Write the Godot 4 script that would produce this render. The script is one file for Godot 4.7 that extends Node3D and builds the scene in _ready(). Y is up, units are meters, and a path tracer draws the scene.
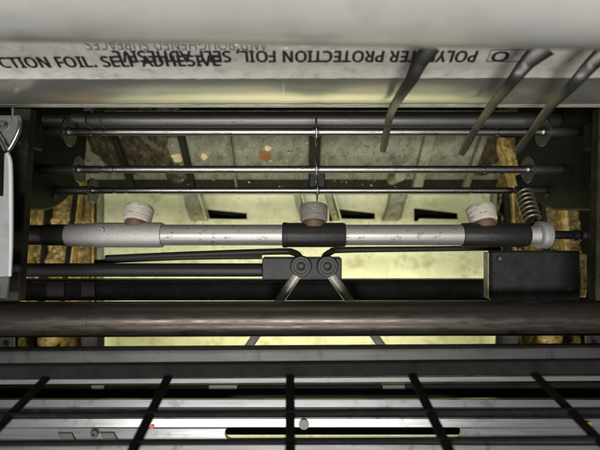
extends Node3D
# A look straight down into the delivery of a printing press: cylinders at the back,
# sheet rods, a suction bar with three cups, shafts, and a black guard at the front.

var M := {}
var used := {}
const UPRIGHT := Vector3(0, 1, 0)

# ---------------------------------------------------------------- nodes and labels
func numbered(called: String) -> String:
	if not used.has(called):
		used[called] = 0
		return called
	used[called] += 1
	return "%s_%03d" % [called, used[called]]

func tag(o: Node, label: String, category: String, group := "") -> void:
	o.set_meta("label", label)
	o.set_meta("category", category)
	if group != "":
		o.set_meta("group", group)

func thing(called: String, label: String, category: String, at := Vector3.ZERO, group := "") -> Node3D:
	var o := Node3D.new()
	o.name = numbered(called)
	add_child(o)
	o.position = at
	tag(o, label, category, group)
	return o

func part(called: String, mesh: Mesh, m: Material, parent: Node3D, at := Vector3.ZERO, turn := Basis.IDENTITY) -> MeshInstance3D:
	var o := MeshInstance3D.new()
	o.name = called if parent != self else numbered(called)
	o.mesh = mesh
	o.material_override = m
	o.cast_shadow = GeometryInstance3D.SHADOW_CASTING_SETTING_ON
	parent.add_child(o, true)
	o.transform = Transform3D(turn, at)
	return o

func setting(called: String, mesh: Mesh, m: Material, label: String, at := Vector3.ZERO, turn := Basis.IDENTITY) -> MeshInstance3D:
	var o := part(called, mesh, m, self, at, turn)
	o.set_meta("kind", "structure")
	o.set_meta("label", label)
	o.set_meta("category", "machine frame")
	return o

# ---------------------------------------------------------------- meshes
func commit(v: PackedVector3Array, n: PackedVector3Array, uv: PackedVector2Array, idx: PackedInt32Array) -> ArrayMesh:
	var a := []
	a.resize(Mesh.ARRAY_MAX)
	a[Mesh.ARRAY_VERTEX] = v
	a[Mesh.ARRAY_NORMAL] = n
	a[Mesh.ARRAY_TEX_UV] = uv
	var t := PackedFloat32Array()
	t.resize(v.size() * 4)
	for i in v.size():
		var tg := n[i].cross(Vector3(0.31, 0.9, 0.21)).normalized()
		t[i * 4] = tg.x
		t[i * 4 + 1] = tg.y
		t[i * 4 + 2] = tg.z
		t[i * 4 + 3] = 1.0
	a[Mesh.ARRAY_TANGENT] = t
	for i in range(0, idx.size(), 3):
		var p := v[idx[i]]
		if (v[idx[i + 1]] - p).cross(v[idx[i + 2]] - p).dot(n[idx[i]] + n[idx[i + 1]] + n[idx[i + 2]]) > 0.0:
			var swap := idx[i + 1]
			idx[i + 1] = idx[i + 2]
			idx[i + 2] = swap
	a[Mesh.ARRAY_INDEX] = idx
	var m := ArrayMesh.new()
	m.add_surface_from_arrays(Mesh.PRIMITIVE_TRIANGLES, a)
	return m

# turned about the x axis: profile of (x, radius); smooth where the profile bends gently
func lathe(profile: Array, segs := 40, scale_u := 4.0) -> ArrayMesh:
	var v := PackedVector3Array()
	var n := PackedVector3Array()
	var uv := PackedVector2Array()
	var idx := PackedInt32Array()
	var run := 0.0
	var dirs := []
	for i in profile.size() - 1:
		dirs.append((profile[i + 1] - profile[i]).normalized())
	for i in profile.size() - 1:
		var a: Vector2 = profile[i]
		var b: Vector2 = profile[i + 1]
		var len_: float = a.distance_to(b)
		if len_ < 1e-6:
			continue
		var d: Vector2 = dirs[i]
		var da := d
		var db := d
		if i > 0 and d.dot(dirs[i - 1]) > 0.8:
			da = (d + dirs[i - 1]).normalized()
		if i < dirs.size() - 1 and d.dot(dirs[i + 1]) > 0.8:
			db = (d + dirs[i + 1]).normalized()
		var first := v.size()
		for k in segs + 1:
			var t := TAU * k / segs
			var c := cos(t)
			var s := sin(t)
			v.append(Vector3(a.x, a.y * c, a.y * s))
			v.append(Vector3(b.x, b.y * c, b.y * s))
			n.append(Vector3(-da.y, da.x * c, da.x * s).normalized())
			n.append(Vector3(-db.y, db.x * c, db.x * s).normalized())
			uv.append(Vector2(run * scale_u, float(k) / segs))
			uv.append(Vector2((run + len_) * scale_u, float(k) / segs))
		for k in segs:
			var j := first + k * 2
			idx.append_array([j, j + 1, j + 2, j + 1, j + 3, j + 2])
		run += len_
	return commit(v, n, uv, idx)

func rod(x0: float, x1: float, r: float, bevel := 0.001, segs := 40) -> ArrayMesh:
	return lathe([Vector2(x0, 0), Vector2(x0, r - bevel), Vector2(x0 + bevel, r), Vector2(x1 - bevel, r), Vector2(x1, r - bevel), Vector2(x1, 0)], segs)

func add_face(pts: Array, v: PackedVector3Array, n: PackedVector3Array, uv: PackedVector2Array, idx: PackedInt32Array, mid: Vector3) -> void:
	var nn: Vector3 = (pts[1] - pts[0]).cross(pts[2] - pts[0]).normalized()
	var c := Vector3.ZERO
	for p in pts:
		c += p
	c /= pts.size()
	var p_ := pts.duplicate()
	if nn.dot(c - mid) < 0:
		nn = -nn
	else:
		p_.reverse()
	var first := v.size()
	for p in p_:
		v.append(p)
		n.append(nn)
		uv.append(Vector2(p.x + p.y, p.z + p.y))
	for i in range(1, p_.size() - 1):
		idx.append_array([first, first + i, first + i + 1])

# box with chamfered edges, centred
func block(size: Vector3, ch := 0.0015) -> ArrayMesh:
	var v := PackedVector3Array()
	var n := PackedVector3Array()
	var uv := PackedVector2Array()
	var idx := PackedInt32Array()
	var h := size / 2
	ch = min(ch, min(h.x, min(h.y, h.z)) * 0.6)
	var at := func(s: Vector3, ax: int) -> Vector3:
		var p := Vector3(s.x * (h.x - ch), s.y * (h.y - ch), s.z * (h.z - ch))
		p[ax] = s[ax] * h[ax]
		return p
	for ax in 3:
		var b := (ax + 1) % 3
		var c := (ax + 2) % 3
		for sg in [-1.0, 1.0]:
			var q := []
			for w in [[-1.0, -1.0], [1.0, -1.0], [1.0, 1.0], [-1.0, 1.0]]:
				var s := Vector3.ZERO
				s[ax] = sg
				s[b] = w[0]
				s[c] = w[1]
				q.append(at.call(s, ax))
			add_face(q, v, n, uv, idx, Vector3.ZERO)
		for s1 in [-1.0, 1.0]:
			for s2 in [-1.0, 1.0]:
				var lo := Vector3.ZERO
				lo[ax] = -1.0
				lo[b] = s1
				lo[c] = s2
				var hi := lo
				hi[ax] = 1.0
				add_face([at.call(lo, b), at.call(hi, b), at.call(hi, c), at.call(lo, c)], v, n, uv, idx, Vector3.ZERO)
	for sx in [-1.0, 1.0]:
		for sy in [-1.0, 1.0]:
			for sz in [-1.0, 1.0]:
				var s := Vector3(sx, sy, sz)
				add_face([at.call(s, 0), at.call(s, 1), at.call(s, 2)], v, n, uv, idx, Vector3.ZERO)
	return commit(v, n, uv, idx)

# polygon in local xy, extruded along local z from 0 to h, with a small chamfer on both rims
func prism(poly: PackedVector2Array, h: float, ch := 0.0008) -> ArrayMesh:
	if not Geometry2D.is_polygon_clockwise(poly):
		poly = poly.duplicate()
		poly.reverse()
	var v := PackedVector3Array()
	var n := PackedVector3Array()
	var uv := PackedVector2Array()
	var idx := PackedInt32Array()
	var k := poly.size()
	var inner := PackedVector2Array()
	for i in k:
		var e0 := (poly[i] - poly[(i + k - 1) % k]).normalized()
		var e1 := (poly[(i + 1) % k] - poly[i]).normalized()
		var m := (Vector2(-e0.y, e0.x) + Vector2(-e1.y, e1.x))
		m = m.normalized() if m.length() > 0.01 else Vector2(-e0.y, e0.x)
		if Geometry2D.is_point_in_polygon(poly[i] + m * ch * 0.5, poly) == false:
			m = -m
		inner.append(poly[i] + m * ch)
	var tri := Geometry2D.triangulate_polygon(inner)
	for side in 2:
		var first := v.size()
		for p in inner:
			v.append(Vector3(p.x, p.y, 0.0 if side == 0 else h))
			n.append(Vector3(0, 0, -1 if side == 0 else 1))
			uv.append(p)
		for i in range(0, tri.size(), 3):
			if side == 0:
				idx.append_array([first + tri[i], first + tri[i + 1], first + tri[i + 2]])
			else:
				idx.append_array([first + tri[i], first + tri[i + 2], first + tri[i + 1]])
	for i in k:
		var j := (i + 1) % k
		var e := (poly[j] - poly[i]).normalized()
		var out := Vector2(e.y, -e.x)
		var midp := (poly[i] + poly[j]) / 2
		if Geometry2D.is_point_in_polygon(midp + out * ch * 0.3, poly):
			out = -out
		var o3 := Vector3(out.x, out.y, 0)
		var rows := [[inner[i], inner[j], 0.0], [poly[i], poly[j], ch], [poly[i], poly[j], h - ch], [inner[i], inner[j], h]]
		for q in 3:
			var nn := o3 if q == 1 else (o3 + Vector3(0, 0, -1 if q == 0 else 1)).normalized()
			var first := v.size()
			for w in [[rows[q][0], rows[q][2]], [rows[q][1], rows[q][2]], [rows[q + 1][1], rows[q + 1][2]], [rows[q + 1][0], rows[q + 1][2]]]:
				v.append(Vector3(w[0].x, w[0].y, w[1]))
				n.append(nn)
				uv.append(Vector2(w[0].x + w[0].y, w[1]))
			idx.append_array([first, first + 1, first + 2, first, first + 2, first + 3])
	return commit(v, n, uv, idx)

# a plate standing across the press: polygon given as (z, y), thickness along +x
func across() -> Basis:
	return Basis(Vector3(0, 0, 1), Vector3(0, 1, 0), Vector3(1, 0, 0))

# a plate lying flat: polygon given as (x, z), thickness upwards
func lying() -> Basis:
	return Basis(Vector3(1, 0, 0), Vector3(0, 0, 1), Vector3(0, 1, 0))

# round tube along a list of points with a radius at each
func tube(pts: Array, radii: Array, segs := 20, flat := 1.0, wide := Vector3.ZERO) -> ArrayMesh:
	var c := Curve3D.new()
	for i in pts.size():
		var a: Vector3 = pts[max(i - 1, 0)]
		var b: Vector3 = pts[min(i + 1, pts.size() - 1)]
		var t: Vector3 = (b - a) / 6.0
		c.add_point(pts[i], -t, t)
	var v := PackedVector3Array()
	var n := PackedVector3Array()
	var uv := PackedVector2Array()
	var idx := PackedInt32Array()
	var steps := (pts.size() - 1) * 10
	for s in steps + 1:
		var f := float(s) / 10.0
		var i := int(min(floor(f), pts.size() - 2))
		var p := c.sample(i, f - i)
		var q0 := c.sample(i, max(f - i - 0.02, 0.0))
		var q1 := c.sample(i, min(f - i + 0.02, 1.0))
		var d := (q1 - q0).normalized()
		var side := d.cross(UPRIGHT)
		if side.length() < 0.05:
			side = d.cross(Vector3(0, 0, 1))
		if wide != Vector3.ZERO:
			side = wide - d * wide.dot(d)
		side = side.normalized()
		var up := side.cross(d).normalized()
		var r: float = lerp(float(radii[i]), float(radii[i + 1]), f - i)
		if s == 0 or s == steps:
			for k in segs + 1:
				v.append(p)
				n.append(-d if s == 0 else d)
				uv.append(Vector2(f, 0))
		for w in (2 if (s == 0 or s == steps) else 1):
			for k in segs + 1:
				var t2 := TAU * k / segs
				v.append(p + (side * cos(t2) + up * sin(t2) * flat) * r)
				var nn := (side * cos(t2) * flat + up * sin(t2)).normalized()
				if (s == 0 and w == 0) or (s == steps and w == 1):
					nn = -d if s == 0 else d
				n.append(nn)
				uv.append(Vector2(f * 0.3, float(k) / segs))
		if s == steps:
			# the end cap's centre ring was added first: move it last
			var m := segs + 1
			var base := v.size() - 3 * m
			for k in m:
				var keep := v[base + k]
				var kn := n[base + k]
				v[base + k] = v[base + m + k]
				n[base + k] = n[base + 2 * m + k] if false else (v[base + m + k] - p).normalized()
				v[base + m + k] = v[base + 2 * m + k]
				n[base + m + k] = d
				v[base + 2 * m + k] = keep
				n[base + 2 * m + k] = kn
	var rings := v.size() / (segs + 1)
	for s in rings - 1:
		for k in segs:
			var j := s * (segs + 1) + k
			idx.append_array([j, j + 1, j + segs + 1, j + 1, j + segs + 2, j + segs + 1])
	return commit(v, n, uv, idx)

func helix(r: float, wire: float, length: float, turns: float) -> ArrayMesh:
	var v := PackedVector3Array()
	var n := PackedVector3Array()
	var uv := PackedVector2Array()
	var idx := PackedInt32Array()
	var steps := int(turns * 26)
	for s in steps + 1:
		var t := TAU * turns * s / steps
		var c := Vector3(length * s / steps, cos(t) * r, sin(t) * r)
		var d := Vector3(length / (TAU * turns), -sin(t) * r, cos(t) * r).normalized()
		var o := Vector3(0, cos(t), sin(t))
		var b := d.cross(o)
		for k in 11:
			var w := TAU * k / 10
			var nn := o * cos(w) + b * sin(w)
			v.append(c + nn * wire)
			n.append(nn)
			uv.append(Vector2(s * 0.05, k * 0.1))
	for s in steps:
		for k in 10:
			var j := s * 11 + k
			idx.append_array([j, j + 1, j + 11, j + 1, j + 12, j + 11])
	return commit(v, n, uv, idx)

# an uneven sheet (grease, dirt) over a rectangle, heights from noise
func uneven(w: float, l: float, nx: int, nz: int, high: float, freq: float, seed_: int, edge := false) -> ArrayMesh:
	var f := FastNoiseLite.new()
	f.seed = seed_
	f.frequency = freq
	f.fractal_octaves = 4
	var v := PackedVector3Array()
	var n := PackedVector3Array()
	var uv := PackedVector2Array()
	var idx := PackedInt32Array()
	var hgt := func(x: float, z: float) -> float:
		var y := (f.get_noise_2d(x * 1000.0, z * 1000.0) + 0.5) * high
		if edge:
			# a patch with a ragged outline: it sinks into the plate towards its border
			var out: float = max(abs(x) / (w * 0.5), abs(z) / (l * 0.5)) + f.get_noise_2d(x * 300.0 + 90.0, z * 300.0) * 0.7
			y -= high * 2.2 * smoothstep(0.45, 1.0, out)
		return y
	for i in nx + 1:
		for j in nz + 1:
			var x := w * (float(i) / nx - 0.5)
			var z := l * (float(j) / nz - 0.5)
			v.append(Vector3(x, hgt.call(x, z), z))
			var e := 0.0006
			n.append(Vector3(hgt.call(x - e, z) - hgt.call(x + e, z), 2 * e, hgt.call(x, z - e) - hgt.call(x, z + e)).normalized())
			uv.append(Vector2(x, z))
	for i in nx:
		for j in nz:
			var a := i * (nz + 1) + j
			idx.append_array([a, a + nz + 1, a + 1, a + 1, a + nz + 1, a + nz + 2])
	return commit(v, n, uv, idx)

# a sheet bent round an x-parallel cylinder; edge(x) gives the lower end angle in degrees
func wrapped(r: float, x0: float, x1: float, from: float, edge: Callable, nx := 160, na := 60) -> ArrayMesh:
	var v := PackedVector3Array()
	var n := PackedVector3Array()
	var uv := PackedVector2Array()
	var idx := PackedInt32Array()
	for i in nx + 1:
		var x: float = lerp(x0, x1, float(i) / nx)
		var to: float = edge.call(x)
		for j in na + 2:
			var a: float = deg_to_rad(lerp(from, to, min(float(j) / na, 1.0)))
			var rr := r if j <= na else r - 0.0005
			v.append(Vector3(x, rr * cos(a), rr * sin(a)))
			n.append(Vector3(0, cos(a), sin(a)))
			uv.append(Vector2(x, a * r))
	for i in nx:
		for j in na + 1:
			var q := i * (na + 2) + j
			idx.append_array([q, q + na + 2, q + 1, q + 1, q + na + 2, q + na + 3])
	return commit(v, n, uv, idx)

# print on the cylinder: cap height and width in metres; rotated = upside down as seen from the front
func lettering(text: String, r: float, x: float, deg: float, cap: float, width: float, rotated: bool, tilt := 0.0, bold := true) -> ArrayMesh:
	var tm := TextMesh.new()
	var f := SystemFont.new()
	f.font_names = PackedStringArray(["Droid Sans"])
	tm.font = f
	tm.font_size = 64
	tm.pixel_size = 0.01
	tm.depth = 0.0
	tm.curve_step = 1.0
	tm.horizontal_alignment = HORIZONTAL_ALIGNMENT_LEFT
	tm.text = text
	var v := PackedVector3Array()
	var n := PackedVector3Array()
	var uv := PackedVector2Array()
	var idx := PackedInt32Array()
	if tm.get_surface_count() == 0:
		return commit(v, n, uv, idx)
	var a := tm.surface_get_arrays(0)
	var tv: PackedVector3Array = a[Mesh.ARRAY_VERTEX]
	var ti: PackedInt32Array = a[Mesh.ARRAY_INDEX] if a[Mesh.ARRAY_INDEX] != null else PackedInt32Array()
	var lo := Vector2(1e9, 1e9)
	var hi := Vector2(-1e9, -1e9)
	for p in tv:
		lo = lo.min(Vector2(p.x, p.y))
		hi = hi.max(Vector2(p.x, p.y))
	var capm := TextMesh.new()
	capm.font = f
	capm.font_size = 64
	capm.pixel_size = 0.01
	capm.depth = 0.0
	capm.text = "E"
	var ev: PackedVector3Array = capm.surface_get_arrays(0)[Mesh.ARRAY_VERTEX]
	var elo := 1e9
	var ehi := -1e9
	for p in ev:
		elo = min(elo, p.y)
		ehi = max(ehi, p.y)
	var ky := cap / (ehi - elo)
	var kx := width / (hi.x - lo.x)
	# heavy type: the outline laid down again a hair to each side, each a little further out
	var strokes := [Vector2(0, 0), Vector2(0.5, 0), Vector2(-0.5, 0), Vector2(0, 0.35), Vector2(0, -0.35)] if bold else [Vector2(0, 0)]
	var all_i := PackedInt32Array()
	for si in strokes.size():
		for i in ti:
			all_i.append(i + si * tv.size())
	ti = all_i
	for si in strokes.size() * tv.size():
		var p := tv[si % tv.size()]
		var st: Vector2 = strokes[si / tv.size()] * 0.0011
		r += 0.00002 if si > 0 and si % tv.size() == 0 else 0.0
		var u := (p.x - lo.x) * kx + st.x
		var w := (p.y - elo) * ky + st.y
		var along := u
		var ang := deg_to_rad(deg) + (w / r if rotated else -(w + u * tilt) / r)
		var xx := x - along if rotated else x + along
		v.append(Vector3(xx, r * cos(ang), r * sin(ang)))
		n.append(Vector3(0, cos(ang), sin(ang)))
		uv.append(Vector2(u, w))
	return commit(v, n, uv, ti)

# ---------------------------------------------------------------- textures and materials
func noise(seed_: int, freq: float, oct := 4, kind := FastNoiseLite.TYPE_SIMPLEX_SMOOTH) -> FastNoiseLite:
	var f := FastNoiseLite.new()
	f.seed = seed_
	f.frequency = freq
	f.noise_type = kind
	f.fractal_octaves = oct
	return f

func tex(w: int, h: int, fn: Callable) -> ImageTexture:
	var im := Image.create(w, h, true, Image.FORMAT_RGB8)
	for y in h:
		for x in w:
			im.set_pixel(x, y, fn.call(x, y))
	im.generate_mipmaps()
	return ImageTexture.create_from_image(im)

func bump(w: int, h: int, strength: float, fn: Callable) -> ImageTexture:
	var im := Image.create(w, h, false, Image.FORMAT_RGB8)
	for y in h:
		for x in w:
			var g: float = clamp(fn.call(x, y), 0.0, 1.0)
			im.set_pixel(x, y, Color(g, g, g))
	im.bump_map_to_normal_map(strength)
	return ImageTexture.create_from_image(im)

func mat(albedo: Color, rough: float, metal := 0.0) -> StandardMaterial3D:
	var m := StandardMaterial3D.new()
	m.albedo_color = albedo
	m.roughness = rough
	m.metallic = metal
	m.metallic_specular = 0.5
	m.cull_mode = BaseMaterial3D.CULL_DISABLED
	return m

func tri(m: StandardMaterial3D, k: float, off := Vector3.ZERO) -> StandardMaterial3D:
	m.uv1_triplanar = true
	m.uv1_world_triplanar = true
	m.uv1_scale = Vector3(k, k, k)
	m.uv1_offset = off
	return m

# noise that joins up with itself at the edges of a w by h picture
func looped(f: FastNoiseLite, x: float, y: float, w: float, h: float, sx := 1.0, sy := 1.0) -> float:
	var tx := smoothstep(0.8, 1.0, x / w)
	var ty := smoothstep(0.8, 1.0, y / h)
	var v := f.get_noise_2d(x * sx, y * sy)
	if tx > 0.0:
		v = lerp(v, f.get_noise_2d((x - w) * sx, y * sy), tx)
	if ty > 0.0:
		var u := f.get_noise_2d(x * sx, (y - h) * sy)
		if tx > 0.0:
			u = lerp(u, f.get_noise_2d((x - w) * sx, (y - h) * sy), tx)
		v = lerp(v, u, ty)
	return v

func stained(a: Color, b: Color, c: Color, seed_: int, freq: float, specks: float, speck: Color, size := 512) -> ImageTexture:
	var f1 := noise(seed_, freq)
	var f2 := noise(seed_ + 1, freq * 5.0)
	var f3 := noise(seed_ + 2, 0.09, 2)
	var f4 := noise(seed_ + 3, freq * 1.7)
	return tex(size, size, func(x: int, y: int) -> Color:
		var p := looped(f1, x, y, size, size) * 0.5 + 0.5
		var q := looped(f2, x, y, size, size) * 0.5 + 0.5
		var col := a.lerp(b, smoothstep(0.35, 0.65, p * 0.7 + q * 0.3))
		col = col.lerp(c, smoothstep(0.5, 0.9, looped(f4, x, y, size, size) * 0.5 + 0.3 + q * 0.4) * 0.8)
		var s := f3.get_noise_2d(x, y)
		if s > specks:
			col = col.lerp(speck, clamp((s - specks) * 6.0, 0.0, 0.8))
		return col)

# long scratches and streaks that run along u
func streaks(a: Color, b: Color, stain: Color, seed_: int, amount: float, patch: float) -> ImageTexture:
	var f1 := noise(seed_, 0.03, 3)
	var f2 := noise(seed_ + 1, patch, 4)
	var f3 := noise(seed_ + 2, 0.06, 4)
	return tex(512, 256, func(x: int, y: int) -> Color:
		var s := looped(f1, x, y, 512, 256, 0.25, 14.0) * 0.5 + 0.5
		var col := a.lerp(b, s)
		var p := looped(f2, x, y, 512, 256, 1.0, 1.4) * 0.65 + looped(f3, x, y, 512, 256, 1.0, 1.4) * 0.35
		return col.lerp(stain, clamp((p + amount - 0.25) * 3.0, 0.0, 0.85)))

func grey(v: float) -> Color:
	return Color(v, v, v)

func materials() -> void:
	var fine := noise(71, 0.12, 3)
	var lumps := noise(72, 0.025, 4)
	var grain := bump(256, 256, 3.0, func(x: int, y: int) -> float: return 0.5 + fine.get_noise_2d(x, y) * 0.35 + lumps.get_noise_2d(x, y) * 0.2)
	var rough_cast := bump(256, 256, 7.0, func(x: int, y: int) -> float: return 0.5 + fine.get_noise_2d(x, y) * 0.5)
	var creases := noise(75, 0.012, 3)
	creases.fractal_type = FastNoiseLite.FRACTAL_RIDGED
	var wrinkle := bump(512, 512, 5.0, func(x: int, y: int) -> float: return 0.5 + creases.get_noise_2d(x * 0.6, y * 1.5) * 0.22 + lumps.get_noise_2d(x, y) * 0.12)
	var wavy := noise(78, 0.006, 2)
	var wave := bump(512, 512, 9.0, func(x: int, y: int) -> float: return 0.5 + wavy.get_noise_2d(x * 0.5, y * 2.0) * 0.4)
	# cylinders
	M.roller = tri(mat(Color.WHITE, 0.2), 2.3)
	M.roller.albedo_texture = stained(Color(0.60, 0.598, 0.58), Color(0.63, 0.628, 0.61), Color(0.56, 0.557, 0.54), 11, 0.012, 0.72, Color(0.5, 0.49, 0.47), 512)
	M.film = mat(Color.WHITE, 0.24, 0.35)
	M.film.albedo_texture = stained(Color(0.86, 0.845, 0.8), Color(0.9, 0.885, 0.845), Color(0.76, 0.745, 0.7), 15, 0.012, 0.7, Color(0.6, 0.58, 0.53))
	M.film.uv1_scale = Vector3(6, 6, 6)
	M.film.normal_enabled = true
	M.film.normal_texture = wrinkle
	M.film.normal_scale = 1.3
	M.chrome = mat(Color.WHITE, 0.26, 0.9)
	M.chrome.albedo_texture = streaks(Color(0.9, 0.89, 0.86), Color(0.83, 0.82, 0.79), Color(0.66, 0.65, 0.6), 21, -0.25, 0.01)
	M.chrome.normal_enabled = true
	M.chrome.normal_texture = wave
	M.chrome.normal_scale = 0.12
	M.ink = mat(Color(0.12, 0.115, 0.11), 0.5)
	M.ink_faint = mat(Color(0.36, 0.35, 0.33), 0.5)
	# steels
	M.rod = mat(Color.WHITE, 0.33, 1.0)
	M.rod.albedo_texture = streaks(Color(0.54, 0.535, 0.525), Color(0.41, 0.405, 0.395), Color(0.22, 0.21, 0.19), 31, 0.04, 0.02)
	M.dark_steel = mat(Color.WHITE, 0.42, 0.8)
	M.dark_steel.albedo_texture = streaks(Color(0.35, 0.345, 0.335), Color(0.28, 0.275, 0.27), Color(0.17, 0.165, 0.16), 35, -0.03, 0.02)
	M.bronze = mat(Color.WHITE, 0.36, 0.75)
	M.bronze.albedo_texture = streaks(Color(0.265, 0.242, 0.218), Color(0.205, 0.185, 0.165), Color(0.13, 0.115, 0.1), 39, 0.0, 0.009)
	M.bronze.uv1_scale = Vector3(1.9, 1, 1)
	var patches := noise(41, 0.03, 4)
	M.bronze.roughness = 1.0
	M.bronze.roughness_texture = tex(512, 256, func(x: int, y: int) -> Color: return grey(clamp(0.36 + looped(patches, x, y, 512, 256, 0.6, 2.0) * 0.2, 0.18, 0.7)))
	M.bar = mat(Color.WHITE, 0.42, 0.55)
	M.bar.albedo_texture = streaks(Color(0.6, 0.595, 0.58), Color(0.5, 0.495, 0.48), Color(0.3, 0.285, 0.265), 45, 0.06, 0.016)
	M.bar.uv1_scale = Vector3(1.6, 1, 1)
	M.cast = mat(Color.WHITE, 0.52, 0.45)
	M.cast.albedo_texture = streaks(Color(0.6, 0.59, 0.575), Color(0.52, 0.51, 0.5), Color(0.36, 0.35, 0.335), 49, -0.05, 0.02)
	M.cast.normal_enabled = true
	M.cast.normal_texture = rough_cast
	M.cast.normal_scale = 0.3
	M.cast.uv1_scale = Vector3(8, 1.6, 1)
	M.alu = tri(mat(Color.WHITE, 0.27, 0.75), 3.0)
	M.alu.albedo_texture = streaks(Color(0.56, 0.56, 0.557), Color(0.42, 0.42, 0.417), Color(0.3, 0.3, 0.3), 53, -0.02, 0.006)
	M.white_plate = tri(mat(Color.WHITE, 0.5), 6.0)
	M.white_plate.albedo_texture = stained(Color(0.47, 0.47, 0.47), Color(0.43, 0.43, 0.43), Color(0.35, 0.35, 0.35), 55, 0.006, 0.6, Color(0.4, 0.4, 0.4), 256)
	# blacks
	M.black = tri(mat(Color.WHITE, 0.45), 7.0)
	M.black.albedo_texture = stained(Color(0.1, 0.1, 0.096), Color(0.13, 0.13, 0.124), Color(0.065, 0.065, 0.06), 61, 0.008, 0.68, Color(0.45, 0.44, 0.38))
	M.black.metallic_specular = 0.28
	M.black.normal_enabled = true
	M.black.normal_texture = grain
	M.black.normal_scale = 0.08
	M.rubber = mat(Color.WHITE, 0.42)
	M.rubber.albedo_texture = streaks(Color(0.13, 0.128, 0.122), Color(0.1, 0.098, 0.093), Color(0.07, 0.068, 0.062), 65, 0.0, 0.03)
	M.rubber.metallic_specular = 0.3
	M.rubber.normal_enabled = true
	M.rubber.normal_texture = grain
	M.rubber.normal_scale = 0.12
	M.guard = tri(mat(Color.WHITE, 0.6), 12.0)
	M.guard.metallic_specular = 0.12
	M.guard.albedo_texture = stained(Color(0.085, 0.085, 0.082), Color(0.1, 0.1, 0.097), Color(0.07, 0.07, 0.067), 67, 0.02, 0.95, Color(0.3, 0.3, 0.28), 256)
	M.finger = mat(Color.WHITE, 0.34, 0.7)
	M.finger.albedo_texture = streaks(Color(0.3, 0.295, 0.275), Color(0.22, 0.215, 0.2), Color(0.14, 0.135, 0.12), 69, 0.0, 0.03)
	M.front = tri(mat(Color.WHITE, 0.42, 0.4), 3.5)
	M.front.albedo_texture = streaks(Color(0.3, 0.298, 0.29), Color(0.23, 0.228, 0.22), Color(0.14, 0.138, 0.13), 81, 0.06, 0.014)
	# pale green paint, dirt
	M.tray = tri(mat(Color.WHITE, 0.42), 3.1)
	M.tray.albedo_texture = stained(Color(0.745, 0.755, 0.62), Color(0.7, 0.71, 0.57), Color(0.58, 0.575, 0.44), 85, 0.007, 0.6, Color(0.42, 0.38, 0.28))
	M.tray.normal_enabled = true
	M.tray.normal_texture = wave
	M.tray.normal_scale = 0.12
	M.dirty = tri(mat(Color.WHITE, 0.6), 5.0)
	M.dirty.albedo_texture = stained(Color(0.46, 0.465, 0.4), Color(0.38, 0.385, 0.325), Color(0.2, 0.185, 0.145), 89, 0.012, 0.62, Color(0.66, 0.62, 0.47))
	M.dirty.normal_enabled = true
	M.dirty.normal_texture = rough_cast
	M.dirty.normal_scale = 0.1
	M.olive = tri(mat(Color.WHITE, 0.5), 6.0)
	M.olive.albedo_texture = stained(Color(0.5, 0.505, 0.42), Color(0.44, 0.445, 0.36), Color(0.3, 0.29, 0.22), 93, 0.012, 0.6, Color(0.25, 0.22, 0.15))
	M.grease = tri(mat(Color.WHITE, 0.28), 7.0)
	M.grease.albedo_texture = stained(Color(0.78, 0.69, 0.42), Color(0.54, 0.45, 0.24), Color(0.1, 0.08, 0.05), 97, 0.02, 0.45, Color(0.8, 0.72, 0.46))
	M.grease_dark = tri(mat(Color.WHITE, 0.35), 7.0)
	M.grease_dark.albedo_texture = stained(Color(0.54, 0.47, 0.27), Color(0.37, 0.31, 0.17), Color(0.09, 0.075, 0.045), 101, 0.02, 0.45, Color(0.62, 0.56, 0.36))
	M.brass = mat(Color(0.68, 0.56, 0.28), 0.35, 0.5)
	M.cup = mat(Color.WHITE, 0.6)
	M.cup.albedo_texture = streaks(Color(0.66, 0.645, 0.595), Color(0.57, 0.555, 0.5), Color(0.36, 0.32, 0.26), 105, 0.06, 0.02)
	M.cup.normal_enabled = true
	M.cup.normal_texture = grain
	M.cup.normal_scale = 0.4
	M.cup_grey = mat(Color.WHITE, 0.55)
	M.cup_grey.albedo_texture = streaks(Color(0.46, 0.45, 0.42), Color(0.37, 0.36, 0.33), Color(0.25, 0.22, 0.18), 106, 0.0, 0.03)
	M.copper = mat(Color(0.37, 0.3, 0.24), 0.45, 0.4)
	M.scrap = mat(Color(0.78, 0.73, 0.56), 0.7)
	M.rust = mat(Color(0.47, 0.3, 0.15), 0.7)
	M.brown = mat(Color(0.24, 0.18, 0.1), 0.6)
	M.stain = mat(Color(0.34, 0.31, 0.285), 0.5, 0.3)
	M.white_edge = mat(Color(0.6, 0.6, 0.6), 0.45)
	M.lever = mat(Color.WHITE, 0.34, 0.4)
	M.lever.albedo_texture = streaks(Color(0.68, 0.67, 0.63), Color(0.58, 0.57, 0.53), Color(0.34, 0.32, 0.28), 111, 0.0, 0.03)
	M.spring = mat(Color(0.4, 0.375, 0.31), 0.32, 0.6)
	M.polish = tri(mat(Color.WHITE, 0.16, 0.9), 2.0)
	M.polish.albedo_texture = streaks(Color(0.3, 0.3, 0.31), Color(0.24, 0.24, 0.25), Color(0.1, 0.1, 0.11), 113, 0.12, 0.008)
	M.grime = tri(mat(Color.WHITE, 0.45), 9.0)
	M.grime.albedo_texture = stained(Color(0.2, 0.175, 0.11), Color(0.12, 0.105, 0.07), Color(0.36, 0.29, 0.15), 117, 0.02, 0.55, Color(0.6, 0.55, 0.38))
	M.red = mat(Color(0.75, 0.2, 0.2), 0.5)
	M.frame = tri(mat(Color.WHITE, 0.5), 4.0)
	M.frame.albedo_texture = stained(Color(0.145, 0.145, 0.12), Color(0.11, 0.11, 0.09), Color(0.08, 0.08, 0.065), 109, 0.012, 0.6, Color(0.26, 0.25, 0.19))
	M.frame.metallic_specular = 0.22
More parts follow.
